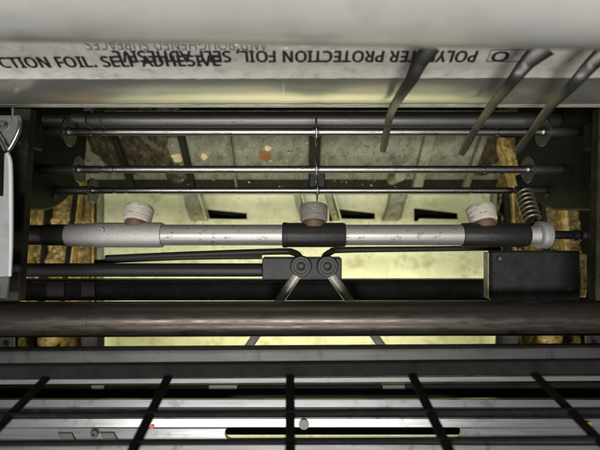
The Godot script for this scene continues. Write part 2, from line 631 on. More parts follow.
	M.lamp = mat(Color(0.95, 0.95, 0.85), 0.5)
	M.lamp.emission_enabled = true
	M.lamp.emission = Color(1.0, 0.975, 0.83)
	M.lamp.emission_energy_multiplier = 2.0
	M.ceiling = mat(Color(0.95, 0.95, 0.93), 0.5)
	M.ceiling.emission_enabled = true
	M.ceiling.emission = Color(1.0, 0.99, 0.98)
	M.ceiling.emission_energy_multiplier = 1.5

# ---------------------------------------------------------------- builders
func disc(parent: Node3D, x: float, r: float, m: Material) -> void:
	var d := part("disc", lathe([Vector2(x - 0.004, 0), Vector2(x - 0.004, 0.0055), Vector2(x - 0.001, 0.006), Vector2(x - 0.0009, r - 0.0006), Vector2(x - 0.0004, r), Vector2(x + 0.0004, r), Vector2(x + 0.0009, r - 0.0006), Vector2(x + 0.001, 0.006), Vector2(x + 0.004, 0.0055), Vector2(x + 0.004, 0)]), m, parent)
	d.set_meta("label", "thin steel disc on the rod")

func sheet_rod(label: String, at: Vector3, r: float, x0: float, x1: float, end0: float, end1: float, discs: Array, dr: float) -> Node3D:
	var t := thing("sheet_rod", label, "rod", at, "sheet rods with discs")
	part("shaft", lathe([Vector2(x0, 0), Vector2(x0, r), Vector2(x0 + 0.03, r), Vector2(x0 + 0.0305, r * 0.82), Vector2(x0 + 0.034, r * 0.82), Vector2(x0 + 0.0345, r), Vector2(x0 + 0.046, r), Vector2(x0 + 0.0465, r * 0.84), Vector2(x0 + 0.05, r * 0.84), Vector2(x0 + 0.0505, r), Vector2(x1 - 0.06, r), Vector2(x1 - 0.0595, r * 0.84), Vector2(x1 - 0.056, r * 0.84), Vector2(x1 - 0.0555, r), Vector2(x1, r), Vector2(x1, 0)]), M.rod, t)
	part("end_sleeve", rod(end0, x0 - 0.004, r * 1.35), M.dark_steel, t)
	part("end_sleeve", rod(x1 + 0.004, end1, r * 1.35), M.dark_steel, t)
	for x in discs:
		disc(t, x, dr, M.rod)
	return t

func suction_cup(parent: Node3D, at: Vector3, turn: Basis, m: Material) -> void:
	# axis along local x: 0 at the bar, outwards to the rim
	var c := part("suction_cup", lathe([Vector2(0.0135, 0), Vector2(0.0135, 0.0150), Vector2(0.0145, 0.0163), Vector2(0.0195, 0.0165), Vector2(0.0203, 0.0158), Vector2(0.0212, 0.0166), Vector2(0.0262, 0.0168), Vector2(0.0268, 0.0163), Vector2(0.0276, 0.0169), Vector2(0.0318, 0.0168), Vector2(0.0334, 0.0158), Vector2(0.0338, 0.0140), Vector2(0.0300, 0.0100), Vector2(0.0290, 0)], 48, 20.0), m, parent, at, turn)
	part("neck", lathe([Vector2(-0.002, 0), Vector2(-0.002, 0.0105), Vector2(0.004, 0.0105), Vector2(0.0048, 0.0130), Vector2(0.0110, 0.0135), Vector2(0.0118, 0.0125), Vector2(0.0135, 0.0125), Vector2(0.0135, 0)], 40), M.copper, c)

func crumpled(p: PackedVector2Array) -> ArrayMesh:
	var v := PackedVector3Array()
	var n := PackedVector3Array()
	var uv := PackedVector2Array()
	var idx := PackedInt32Array()
	var k := p.size()
	var f := noise(int(p[0].x * 1e6) % 997, 0.21, 2)
	var lift := func(q: Vector2) -> float: return 0.0016 + f.get_noise_2d(q.x * 1000.0, q.y * 1000.0) * 0.003
	for i in k:
		var a := p[i]
		var b := p[(i + 1) % k]
		for w in 2:
			var a0 := a * 0.5 * w
			var b0 := b * 0.5 * w
			var a1 := a * 0.5 * (w + 1)
			var b1 := b * 0.5 * (w + 1)
			add_face([Vector3(a0.x, a0.y, lift.call(a0)), Vector3(a1.x, a1.y, lift.call(a1)), Vector3(b1.x, b1.y, lift.call(b1))], v, n, uv, idx, Vector3(0, 0, -1))
			if w == 1:
				add_face([Vector3(a0.x, a0.y, lift.call(a0)), Vector3(b1.x, b1.y, lift.call(b1)), Vector3(b0.x, b0.y, lift.call(b0))], v, n, uv, idx, Vector3(0, 0, -1))
		add_face([Vector3(a.x, a.y, lift.call(a)), Vector3(b.x, b.y, lift.call(b)), Vector3(b.x, b.y, -0.0003), Vector3(a.x, a.y, -0.0003)], v, n, uv, idx, Vector3.ZERO)
	return commit(v, n, uv, idx)

func paper_scrap(label: String, at: Vector3, pts: Array, m: Material, turn: Basis) -> void:
	var p := PackedVector2Array()
	for q in pts:
		p.append(q)
	var o := part("paper_scrap", crumpled(p), m, self, at, turn)
	tag(o, label, "paper scrap")

func finger(label: String, pts: Array, radii: Array) -> void:
	var base: Vector3 = pts[pts.size() - 1]
	var t := thing("guide_finger", label, "guide finger", base, "bent guide fingers")
	var loc := []
	for p in pts:
		loc.append(p - base)
	part("blade", tube(loc, radii, 20, 0.3, Vector3(1, 0, 0.45)), M.finger, t)
	var n := loc.size()
	var d: Vector3 = (loc[n - 1] - loc[n - 2]).normalized()
	part("tip", tube([loc[n - 1] - d * 0.045, loc[n - 1] - d * 0.02, loc[n - 1] + d * 0.003], [radii[n - 1] * 0.9, radii[n - 1] * 1.1, radii[n - 1] * 0.95], 20, 0.42, Vector3(1, 0, 0.45)), M.finger, t)

func screw_head(parent: Node3D, at: Vector3, r: float, m: Material, turn := Basis(Vector3(0, 0, 1), PI / 2)) -> void:
	var s := part("screw", lathe([Vector2(0, r), Vector2(r * 0.5, r), Vector2(r * 0.75, r * 0.8), Vector2(r * 0.75, r * 0.45), Vector2(r * 0.3, r * 0.4), Vector2(r * 0.3, 0)], 6 if false else 24), m, parent, at, turn)
	s.set_meta("label", "small screw head")

func _ready() -> void:
	# ------------------------------------------------------------ camera, surroundings, lights, exposure
	var cam := Camera3D.new()
	cam.name = "camera"
	add_child(cam)
	cam.position = Vector3(0, 0.85, 0)
	cam.rotation_degrees = Vector3(-90, 0, 0)
	cam.fov = 54.6
	cam.near = 0.01
	cam.far = 20.0
	var lens := CameraAttributesPhysical.new()
	lens.frustum_focal_length = 23.25
	lens.frustum_focus_distance = 0.48
	lens.exposure_aperture = 4.4
	lens.frustum_near = 0.01
	lens.frustum_far = 20.0
	cam.attributes = lens
	cam.current = true
	var we := WorldEnvironment.new()
	we.name = "surroundings"
	var env := Environment.new()
	env.background_mode = Environment.BG_COLOR
	env.background_color = Color(0.37, 0.374, 0.382)
	env.tonemap_mode = Environment.TONE_MAPPER_LINEAR
	env.tonemap_exposure = 1.2
	env.sdfgi_enabled = true
	env.ssao_enabled = true
	env.ssil_enabled = true
	we.environment = env
	add_child(we)
	materials()
	# the workshop's ceiling light, behind and above the person who looks in
	var cl := thing("ceiling_lamp", "long white ceiling lamp above the press, outside the picture", "lamp", Vector3(-0.15, 2.3, 0.25))
	part("housing", block(Vector3(1.5, 0.05, 0.36), 0.006), M.white_plate, cl, Vector3(0, 0.03, 0))
	part("diffuser", block(Vector3(1.4, 0.008, 0.3), 0.002), M.ceiling, cl)
	var room := AreaLight3D.new()
	room.name = "ceiling_light"
	room.area_size = Vector2(1.4, 0.3)
	room.area_normalize_energy = true
	room.light_energy = 4.2
	room.light_color = Color(1.0, 0.99, 0.98)
	room.area_range = 12.0
	room.area_attenuation = 2.0
	room.shadow_enabled = true
	cl.add_child(room)
	room.position = Vector3(0, -0.012, 0)
	room.rotation_degrees = Vector3(-90, 0, 0)
	# the next lamp of the same row, over the aisle behind the person
	var cl2: Node3D = cl.duplicate()
	cl2.name = numbered("ceiling_lamp")
	add_child(cl2)
	cl2.position = Vector3(-0.1, 2.2, 1.7)
	cl2.set_meta("label", "long white ceiling lamp over the aisle, outside the picture")
	cl2.rotation_degrees = Vector3(0, 0, 0)
	# the press's own work lamp, hung below the front rail over the tray
	var wl := thing("work_lamp", "slim black work lamp hung under the grey front rail", "lamp", Vector3(0.0, 0.2300, 0.1877))
	part("housing", block(Vector3(0.60, 0.012, 0.022), 0.002), M.frame, wl, Vector3(0, 0.008, 0))
	part("diffuser", block(Vector3(0.56, 0.003, 0.016), 0.001), M.lamp, wl)
	for q in [-0.19, 0.19]:
		part("hanger", tube([Vector3(q, 0.01, -0.002), Vector3(q, 0.08, -0.026), Vector3(q, 0.175, -0.056)], [0.004, 0.004, 0.004], 12), M.frame, wl)
	var work := AreaLight3D.new()
	work.name = "work_light"
	work.area_size = Vector2(0.56, 0.016)
	work.area_normalize_energy = true
	work.light_energy = 0.14
	work.light_color = Color(1.0, 0.975, 0.83)
	work.area_range = 4.0
	work.area_attenuation = 2.0
	work.shadow_enabled = true
	wl.add_child(work)
	work.position = Vector3(0, -0.004, 0)
	work.rotation_degrees = Vector3(-88, 0, 0)

	# ------------------------------------------------------------ the press's frame (setting)
	setting("machine_bed", block(Vector3(1.5, 0.04, 1.3), 0.004), M.frame, "dark oily bed of the press under the tray", Vector3(0, -0.085, 0))
	setting("side_frame_left", block(Vector3(0.05, 0.84, 1.2), 0.004), M.frame, "dark side frame of the press", Vector3(-0.575, 0.35, 0))
	setting("side_frame_right", block(Vector3(0.05, 0.84, 1.2), 0.004), M.frame, "dark side frame of the press", Vector3(0.575, 0.35, 0))
	setting("back_wall", block(Vector3(1.1, 0.62, 0.04), 0.004), M.frame, "dark back wall of the press under the cylinders", Vector3(0, 0.24, -0.42))
	setting("front_wall", block(Vector3(1.1, 0.5, 0.04), 0.004), M.frame, "dark front wall of the press below the guard", Vector3(0, 0.18, 0.5))

	# pale tray under everything, with three dark slots and their bent tabs
	var tray := thing("collecting_tray", "pale green painted sheet metal tray with slots, under the bars", "tray", Vector3(0, 0, 0))
	var cut := CSGCombiner3D.new()
	cut.name = "tray_sheet"
	tray.add_child(cut)
	var sheet := CSGBox3D.new()
	sheet.name = "sheet"
	sheet.size = Vector3(0.752, 0.004, 0.53)
	sheet.position = Vector3(-0.006, -0.002, -0.0624 + 0.265)
	sheet.material = M.tray
	cut.add_child(sheet)
	for s in [[-0.2086, -0.1033], [0.0565, 0.1462], [0.2222, 0.3080]]:
		var slot := CSGPolygon3D.new()
		slot.name = "slot"
		slot.operation = CSGShape3D.OPERATION_SUBTRACTION
		var w: float = s[1] - s[0]
		slot.polygon = PackedVector2Array([Vector2(0, 0), Vector2(w, 0.010), Vector2(w, 0.021), Vector2(w * 0.5, 0.024), Vector2(0, 0.026)])
		slot.depth = 0.04
		slot.material = M.tray
		slot.rotation_degrees = Vector3(90, 0, 0)
		slot.position = Vector3(s[0], -0.02, -0.0331)
		cut.add_child(slot)
		part("tab", prism(PackedVector2Array([Vector2(0.008, 0), Vector2(w, 0.002), Vector2(w - 0.004, 0.010), Vector2(0.0, 0.012)]), 0.002, 0.0004), M.tray, tray, Vector3(s[0] + 0.002, 0.001, -0.0127), Basis(Vector3(1, 0, 0), 0.0) * lying())
	for e in [-0.386, 0.374]:
		part("tray_rim", block(Vector3(0.006, 0.022, 0.53), 0.001), M.olive, tray, Vector3(e, 0.006, -0.0624 + 0.265))

	# dirty plate rising at the back of the tray
	var bp := thing("back_plate", "sloping dirty olive plate behind the pale tray, spattered with dried specks", "plate", Vector3(0, 0.0, -0.062))
	var slope := Basis(Vector3(1, 0, 0), 0.80)
	part("plate", block(Vector3(0.80, 0.004, 0.18), 0.0008), M.dirty, bp, slope * Vector3(0, 0, -0.091) + Vector3(0, 0.004, 0), slope)
	part("front_lip", block(Vector3(0.60, 0.008, 0.006), 0.001), M.olive, bp, Vector3(0.03, 0.004, 0.0))
	part("stripe", block(Vector3(0.80, 0.003, 0.028), 0.0006), M.frame, bp, slope * Vector3(0, 0.004, -0.022) + Vector3(0, 0.004, 0), slope)
	for q in [[-0.3156, 0.010, M.frame], [-0.2018, 0.010, M.frame], [0.0257, 0.020, M.frame], [-0.1193, 0.003, M.dirty], [0.2202, 0.018, M.olive], [0.3119, 0.010, M.dirty]]:
		part("upright", block(Vector3(q[1], 0.014, 0.15), 0.001), q[2], bp, slope * Vector3(q[0], 0.009, -0.095) + Vector3(0, 0.004, 0), slope)
	part("post", rod(0, 0.07, 0.009), M.olive, bp, slope * Vector3(0.1706, 0.004, -0.035) + Vector3(0, 0.012, 0), Basis(Vector3(0, 0, 1), PI / 2))

	var grime := part("grime_patch", uneven(0.20, 0.17, 80, 80, 0.0035, 0.03, 33, true), M.grime, bp, slope * Vector3(-0.2972, 0.0035, -0.105) + Vector3(0, 0.004, 0), slope)
	grime.set_meta("label", "dark brown caked grime")
	part("grime_patch", uneven(0.09, 0.15, 50, 60, 0.003, 0.03, 35, true), M.grime, bp, slope * Vector3(0.3406, 0.0035, -0.10) + Vector3(0, 0.004, 0), slope)
	# brackets that carry the lip
	for q in [[-0.2073, 1.0, "wide olive bracket on the tray between the left whitish suction cup and middle cup"], [0.1872, -1.0, "wide olive bracket on the tray between the middle and right suction cups"], [-0.0055, 1.0, "narrow olive bracket on the tray just behind the grey middle suction cup"], [0.0550, 1.0, "narrow olive bracket on the tray beside the grey middle suction cup"]]:
		var wdt := 0.030 if q[0] < -0.1 or q[0] > 0.1 else 0.012
		var b := thing("tray_bracket", q[2], "bracket", Vector3(q[0], 0.0, -0.0320), "bent brackets on the tray")
		var sk: float = 0.014 * q[1]
		part("web", prism(PackedVector2Array([Vector2(-wdt / 2, -0.028), Vector2(wdt / 2, -0.028), Vector2(wdt / 2 + sk * 0.3, -0.005), Vector2(wdt / 2 + sk, 0.024), Vector2(-wdt / 2 + sk, 0.024), Vector2(-wdt / 2 + sk * 0.3, -0.004)]), 0.022, 0.0015), M.olive, b, Vector3(0, 0.001, 0), lying())
		part("flange", block(Vector3(0.003, 0.034, 0.05), 0.0008), M.tray, b, Vector3(wdt / 2 + sk * 0.5 + 0.0022, 0.018, -0.002), Basis(Vector3(0, 1, 0), sk * 20.0))
		screw_head(b, Vector3(sk * 0.8, 0.0232, 0.016), 0.004, M.brass)

	# greasy castings on both sides of the tray
	castings()
	cylinders()
	rods()
	suction_bar()
	valve_block()
	shafts()
	front_guard()
	left_cover()
	scraps()

func castings() -> void:
	# left: ridged greasy floor and ribs that run from back to front
	var lc := thing("greasy_casting", "ridged casting smeared with golden grease beside the tray's left rim", "casting", Vector3(-0.47, -0.03, 0.08))
	part("base", block(Vector3(0.15, 0.05, 0.5), 0.003), M.grease_dark, lc, Vector3(0, -0.01, 0))
	var g := part("grease", uneven(0.15, 0.5, 90, 260, 0.016, 0.028, 5), M.grease, lc, Vector3(0, 0.014, 0))
	g.set_meta("label", "golden brown grease and dirt")
	for q in [[0.020, 0.010, 0.042, M.frame, -0.12], [0.030, 0.003, 0.052, M.grease, -0.12], [-0.030, 0.005, 0.040, M.frame, -0.08], [-0.058, 0.012, 0.05, M.grease, -0.05], [0.056, 0.014, 0.030, M.grease_dark, -0.03], [0.071, 0.004, 0.046, M.grease, 0.0]]:
		part("rib", block(Vector3(q[1], q[2], 0.48), 0.001), q[3], lc, Vector3(q[0], 0.02, 0), Basis(Vector3(0, 1, 0), q[4]))
	# right
	var rc := thing("greasy_casting", "dark casting with dull golden grease beside the tray's right rim and coil spring", "casting", Vector3(0.47, -0.03, 0.05))
	part("base", block(Vector3(0.16, 0.05, 0.56), 0.003), M.grease_dark, rc, Vector3(0, -0.01, 0))
	var g2 := part("grease", uneven(0.16, 0.56, 90, 280, 0.020, 0.024, 9), M.grease_dark, rc, Vector3(0, 0.014, 0))
	g2.set_meta("label", "dull olive gold grease and dirt")
	for q in [[-0.066, 0.010, 0.04, M.frame, 0.05], [-0.056, 0.003, 0.05, M.grease, 0.05], [-0.02, 0.006, 0.044, M.grease_dark, 0.1], [0.008, 0.008, 0.048, M.frame, 0.12], [0.045, 0.012, 0.05, M.grease, 0.1]]:
		part("rib", block(Vector3(q[1], q[2], 0.54), 0.001), q[3], rc, Vector3(q[0], 0.02, 0), Basis(Vector3(0, 1, 0), q[4]))
	for q in [[588, 178, .70, 0.010], [540, 168, .78, 0.008], [560, 205, .76, 0.007]]:
		part("bolt", lathe([Vector2(-0.02, q[3]), Vector2(0.004, q[3]), Vector2(0.006, q[3] * 0.8), Vector2(0.006, 0)], 24), M.grease, rc, Vector3((q[0] - 300.0) / 436.0 * q[2], 0.85 - q[2], (q[1] - 225.0) / 436.0 * q[2]) - rc.position, Basis(Vector3(0, 0, 1), PI / 2))
	# slanted golden arm that shows between the rods on the right
	var arm := thing("slanted_arm", "golden slanted cast arm between the rods beside the right side disc", "arm", Vector3(0.3695, 0.0900, -0.0994))
	part("arm_body", prism(PackedVector2Array([Vector2(-0.030, -0.05), Vector2(0.012, -0.05), Vector2(0.034, 0.04), Vector2(0.004, 0.05)]), 0.03, 0.002), M.grease, arm, Vector3(0, -0.01, 0), lying())
	screw_head(arm, Vector3(0.0, 0.02, -0.012), 0.005, M.brass)
	part("foot", block(Vector3(0.02, 0.12, 0.03), 0.002), M.grease_dark, arm, Vector3(0.012, -0.06, 0.02))
	# small valve parts under the front rail at both ends
	for q in [[-1.0, "pale perforated bracket and grey blocks under the front rail beside the left casting"], [1.0, "pale strip and dark blocks under the front rail beside the right casting"]]:
		var sg: float = q[0]
		var k := thing("rail_support", q[1], "support", Vector3(sg * 0.40, 0.0, 0.2128))
		part("plate", block(Vector3(0.05, 0.03, 0.09), 0.002), M.alu, k, Vector3(sg * -0.015, 0.02, 0))
		part("slat", block(Vector3(0.004, 0.06, 0.09), 0.001), M.tray, k, Vector3(sg * -0.047, 0.03, 0))
		part("slat", block(Vector3(0.010, 0.05, 0.09), 0.001), M.frame, k, Vector3(sg * -0.035, 0.028, 0.0))
		part("lump", lathe([Vector2(-0.02, 0), Vector2(-0.018, 0.012), Vector2(-0.01, 0.018), Vector2(0.01, 0.018), Vector2(0.018, 0.012), Vector2(0.02, 0)], 24), M.grease, k, Vector3(sg * 0.07, 0.03, 0.0), Basis(Vector3(0, 1, 0), 0.6))
		part("lug", prism(PackedVector2Array([Vector2(-0.02, -0.03), Vector2(0.02, -0.03), Vector2(0.02, 0.03), Vector2(-0.02, 0.03)]), 0.004), M.alu, k, Vector3(sg * 0.135, 0.06, 0), lying())
		part("hole_plug", rod(0.0, 0.0045, 0.006), M.frame, k, Vector3(sg * 0.130, 0.0605, 0.0), Basis(Vector3(0, 0, 1), PI / 2))

func cylinders() -> void:
	# pale roller, nearest the eye at the back
	var pr := thing("pale_roller", "smooth pale grey roller across the back, above the printed foil", "roller", Vector3(0, 0.6466, -0.159))
	var turn := Basis(Vector3(0, 1, 0), -0.014)
	part("roller_body", rod(-0.5, 0.5, 0.070, 0.003, 120), M.roller, pr, Vector3.ZERO, turn)
	part("journal", rod(-0.55, -0.5, 0.02), M.rod, pr, Vector3.ZERO, turn)
	part("journal", rod(0.5, 0.55, 0.02), M.rod, pr, Vector3.ZERO, turn)
	# foil covered cylinder
	var fc := thing("foil_cylinder", "polished cylinder wrapped in silver protection foil with black print", "cylinder", Vector3(0, 0.44, -0.230))
	part("cylinder_body", lathe([Vector2(-0.40, 0), Vector2(-0.40, 0.113), Vector2(-0.398, 0.115), Vector2(0.398, 0.115), Vector2(0.40, 0.113), Vector2(0.40, 0)], 160, 2.0), M.chrome, fc)
	part("journal", rod(-0.55, -0.4, 0.03), M.dark_steel, fc)
	part("journal", rod(0.4, 0.55, 0.03), M.dark_steel, fc)
	var ragged := noise(201, 9.0, 3)
	var film := part("foil_strip", wrapped(0.1157, -0.396, 0.396, 20.0, func(x: float) -> float: return 67.6 + ragged.get_noise_1d(x * 6.0) * 0.4 - x * 1.6), M.film, fc)
	part("foil_edge", wrapped(0.1154, -0.397, 0.397, 92.0, func(_x: float) -> float: return 104.5, 40, 6), M.film, fc)
	film.set_meta("label", "matt silver foil strip printed with warnings")
	part("print", lettering("POLYESTER PROTECTION FOIL, SELF ADHESIVE", 0.1161, 0.1397, 53.9, 0.0098, 0.28728, true), M.ink, film)
	part("print", lettering("CTION FOIL. SELF ADHESIVE", 0.1161, -0.2417, 61.6, 0.0098, 0.17719, false, 0.012), M.ink, film)
	part("print", lettering("AND ROUGHENED SURFACES", 0.1161, -0.0249, 49.3, 0.0085, 0.14151, true, 0.0, false), M.ink_faint, film)
	# outlined box with a mark, right of the print
	part("print", lettering("X  O", 0.1161, 0.1889, 54.2, 0.0085, 0.03650, true), M.ink, film)
	for q in [[488.0, 543.0, 49.0, 50.0], [488.0, 543.0, 60.3, 61.3]]:
		var a0: float = 53.3 + (q[2] - 49.0) * 0.45
		part("print_frame", wrapped(0.1161, (q[0] - 300.0) / 436.0 * 0.346, (q[1] - 300.0) / 436.0 * 0.346, a0, func(_x: float) -> float: return a0 + 0.3, 12, 2), M.ink, film)
	for q in [488.0, 543.0]:
		var x0: float = (q - 300.0) / 436.0 * 0.346
		part("print_frame", wrapped(0.1161, x0, x0 + 0.0006, 53.3, func(_x: float) -> float: return 58.6, 2, 12), M.ink, film)
	# bent fingers that reach down over the foil
	finger("dark guide finger with a yellow glint, crossing the word polyester", [Vector3(0.0954, 0.5350, -0.1293), Vector3(0.0894, 0.5250, -0.1215), Vector3(0.0861, 0.5120, -0.1124), Vector3(0.0829, 0.4850, -0.1063), Vector3(0.0846, 0.4400, -0.1025), Vector3(0.0895, 0.3800, -0.0808)], [0.0068, 0.0060, 0.0050, 0.0042, 0.0036, 0.0035])
	finger("dark guide finger with flared root, crossing the outlined mark", [Vector3(0.1770, 0.5350, -0.1293), Vector3(0.1692, 0.5250, -0.1208), Vector3(0.1636, 0.5120, -0.1101), Vector3(0.1669, 0.4750, -0.1049), Vector3(0.1725, 0.4250, -0.0955), Vector3(0.1746, 0.3800, -0.0776)], [0.0095, 0.0062, 0.0046, 0.0041, 0.0037, 0.0036])
	finger("dark guide finger with pale tip, ending beside the right end disc", [Vector3(0.2254, 0.5350, -0.1293), Vector3(0.2177, 0.5250, -0.1200), Vector3(0.2113, 0.5100, -0.1076), Vector3(0.2199, 0.4650, -0.1033), Vector3(0.2298, 0.4200, -0.0937), Vector3(0.2339, 0.3800, -0.0798)], [0.0080, 0.0060, 0.0047, 0.0042, 0.0037, 0.0036])

func rods() -> void:
	var ds := thing("dark_shaft", "thick dark steel shaft just below the foil cylinder, behind the first rod", "shaft", Vector3(0, 0.2800, -0.1366))
	var r := 0.01111
	part("shaft", lathe([Vector2(-0.34, 0), Vector2(-0.34, r * 0.75), Vector2(-0.295, r * 0.75), Vector2(-0.294, r * 1.1), Vector2(-0.275, r * 1.1), Vector2(-0.274, r * 0.9), Vector2(-0.268, r * 0.9), Vector2(-0.267, r * 1.08), Vector2(-0.256, r * 1.08), Vector2(-0.255, r), Vector2(0.34, r), Vector2(0.34, 0)]), M.dark_steel, ds)
	sheet_rod("shiny rod with three discs, just below the foil cylinder", Vector3(0.0000, 0.3200, -0.1131), 0.00462, -0.2844, 0.2954, -0.335, 0.345, [-0.2808, 0.0194, 0.2954], 0.01763)
	sheet_rod("shiny rod with three discs, second from the foil cylinder", Vector3(0.0000, 0.2900, -0.0713), 0.00488, -0.2851, 0.2928, -0.335, 0.345, [-0.2839, 0.0206, 0.2928], 0.01734)
	sheet_rod("thin shiny rod with discs, nearest the suction bar", Vector3(0.0000, 0.2500, -0.0475), 0.00454, -0.2862, 0.2917, -0.335, 0.345, [-0.2849, 0.0234], 0.01720)
	# round bottomed plates that hold the rods
	for q in [[-0.345, "black round bottomed side plate holding the rods beside the white cover"], [0.335, "black round bottomed side plate holding the rods above the coil spring"]]:
		var t := thing("side_disc", q[1], "side plate", Vector3(q[0], 0, 0))
		var poly := PackedVector2Array([Vector2(-0.30, 0.44), Vector2(-0.30, 0.30)])
		for i in 25:
			var a := PI + PI * 0.94 * i / 24.0
			poly.append(Vector2(-0.135 + cos(a) * 0.118, 0.30 + sin(a) * 0.135 * 0.98))
		poly.append(Vector2(-0.016, 0.36))
		poly.append(Vector2(-0.05, 0.44))
		part("plate", prism(poly, 0.012, 0.0025), M.black, t, Vector3.ZERO, across())
		for w in [[-0.02, 0.26], [-0.03, 0.35], [-0.16, 0.2]]:
			screw_head(t, Vector3(0.012 if q[0] < 0 else 0.0, w[1], w[0] - 0.02), 0.004, M.dark_steel, Basis.IDENTITY if q[0] < 0 else Basis(Vector3(0, 1, 0), PI))
		part("stay", rod(-0.215 if q[0] < 0 else 0.011, 0.001 if q[0] < 0 else 0.222, 0.02), M.frame, t, Vector3(0, 0.36, -0.18))
	# centre clamp that steadies the three rods
	var cc := thing("rod_clamp", "small dark clamp block hanging between the rods below the middle discs", "clamp", Vector3(0.0220, 0.2500, -0.0647))
	part("block", block(Vector3(0.022, 0.02, 0.03), 0.0015), M.black, cc, Vector3(0.002, -0.02, 0.0))
	part("stem", rod(-0.19, -0.012, 0.006), M.black, cc, Vector3(0.002, 0, 0), Basis(Vector3(0, 0, 1), PI / 2))

func suction_bar() -> void:
	var d := 0.52
	var t := thing("suction_bar", "long silver bar with dark sleeves carrying three rubber suction cups", "suction bar", Vector3(0.0000, 0.3300, 0.0119))
	part("bar", rod(-0.1908, 0.2147, 0.01240), M.bar, t)
	var e := part("end_sleeve", lathe([Vector2(-0.54, 0), Vector2(-0.54, 0.00954), Vector2(-0.3339, 0.00954), Vector2(-0.3333, 0.01193), Vector2(-0.3017, 0.01193), Vector2(-0.3006, 0.01073), Vector2(-0.3006, 0)]), M.dark_steel, t)
	e.set_meta("label", "grey end sleeve")
	part("collar", rod(-0.3041, -0.2743, 0.01264), M.rubber, t)
	var c := part("cast_sleeve", lathe([Vector2(-0.2767, 0), Vector2(-0.2767, 0.01288), Vector2(-0.2755, 0.01360), Vector2(-0.2445, 0.01383), Vector2(-0.2409, 0.01479), Vector2(-0.1658, 0.01503), Vector2(-0.1634, 0.01431), Vector2(-0.1634, 0)]), M.cast, t)
	c.set_meta("label", "rough light grey cast sleeve with a screw")
	screw_head(c, Vector3(-0.2302, 0.01372, -0.00537), 0.0034, M.cast, Basis(Vector3(1, 0, 0), -0.37) * Basis(Vector3(0, 0, 1), PI / 2))
	part("centre_sleeve", lathe([Vector2(-0.0209, 0), Vector2(-0.0209, 0.01431), Vector2(-0.0191, 0.01515), Vector2(-0.0155, 0.01515), Vector2(-0.0149, 0.01455), Vector2(0.0513, 0.01467), Vector2(0.0537, 0.01383), Vector2(0.0537, 0)]), M.rubber, t)
	part("end_sleeve", lathe([Vector2(0.1920, 0), Vector2(0.1920, 0.01288), Vector2(0.1944, 0.01431), Vector2(0.2672, 0.01431), Vector2(0.2707, 0.01312), Vector2(0.2707, 0)]), M.rubber, t)
	part("rod_end", lathe([Vector2(0.2695, 0), Vector2(0.2695, 0.01014), Vector2(0.2827, 0.01133), Vector2(0.2833, 0.01550), Vector2(0.2844, 0.01670), Vector2(0.2934, 0.01670), Vector2(0.2952, 0.01550), Vector2(0.2952, 0.00954), Vector2(0.2910, 0.00835), Vector2(0.2910, 0)]), M.cast, t)
	var b := part("bolt", rod(0.2910, 0.55, 0.00501), M.rubber, t)
	for q in [[572.0, 6.2], [579.0, 7.5], [586.0, 5.5]]:
		var x0: float = (q[0] - 300.0) / 436.0 * d
		part("nut", lathe([Vector2(x0, 0), Vector2(x0, q[1] / 436.0 * d), Vector2(x0 + 0.005, q[1] / 436.0 * d), Vector2(x0 + 0.005, 0)], 6), M.dark_steel, b)
	for q in [[-0.1974, 0.30, M.cup, -0.38], [0.0167, 0.0, M.cup_grey, -0.30], [0.2218, -0.30, M.cup, -0.38]]:
		# local x of the cup points towards the back and up
		var dir := Vector3(sin(q[1]) * 0.3, sin(q[3]), -cos(q[3])).normalized()
		var side := Vector3(1, 0, 0)
		var up := dir.cross(side).normalized()
		side = up.cross(dir).normalized()
		suction_cup(t, Vector3(q[0], 0.001, -0.003), Basis(dir, up, dir.cross(up)), q[2])
	# coil spring behind the rod end
	var sp := thing("coil_spring", "black steel coil spring standing behind the ring at the bar's right end", "spring", Vector3(0.2886, 0.3100, -0.0037))
	var sd := (Vector3(0.2954, 0.2750, -0.0435) - Vector3(0.2886, 0.3100, -0.0037))
	var sx := sd.normalized()
	var sy := sx.cross(Vector3(1, 0, 0)).normalized()
	var sb := Basis(sx, sy, sx.cross(sy))
	part("coil", helix(0.0094, 0.0019, sd.length(), 7.0), M.spring, sp, Vector3.ZERO, sb)
	part("pin", rod(-0.004, sd.length() + 0.03, 0.0055), M.rubber, sp, Vector3.ZERO, sb)

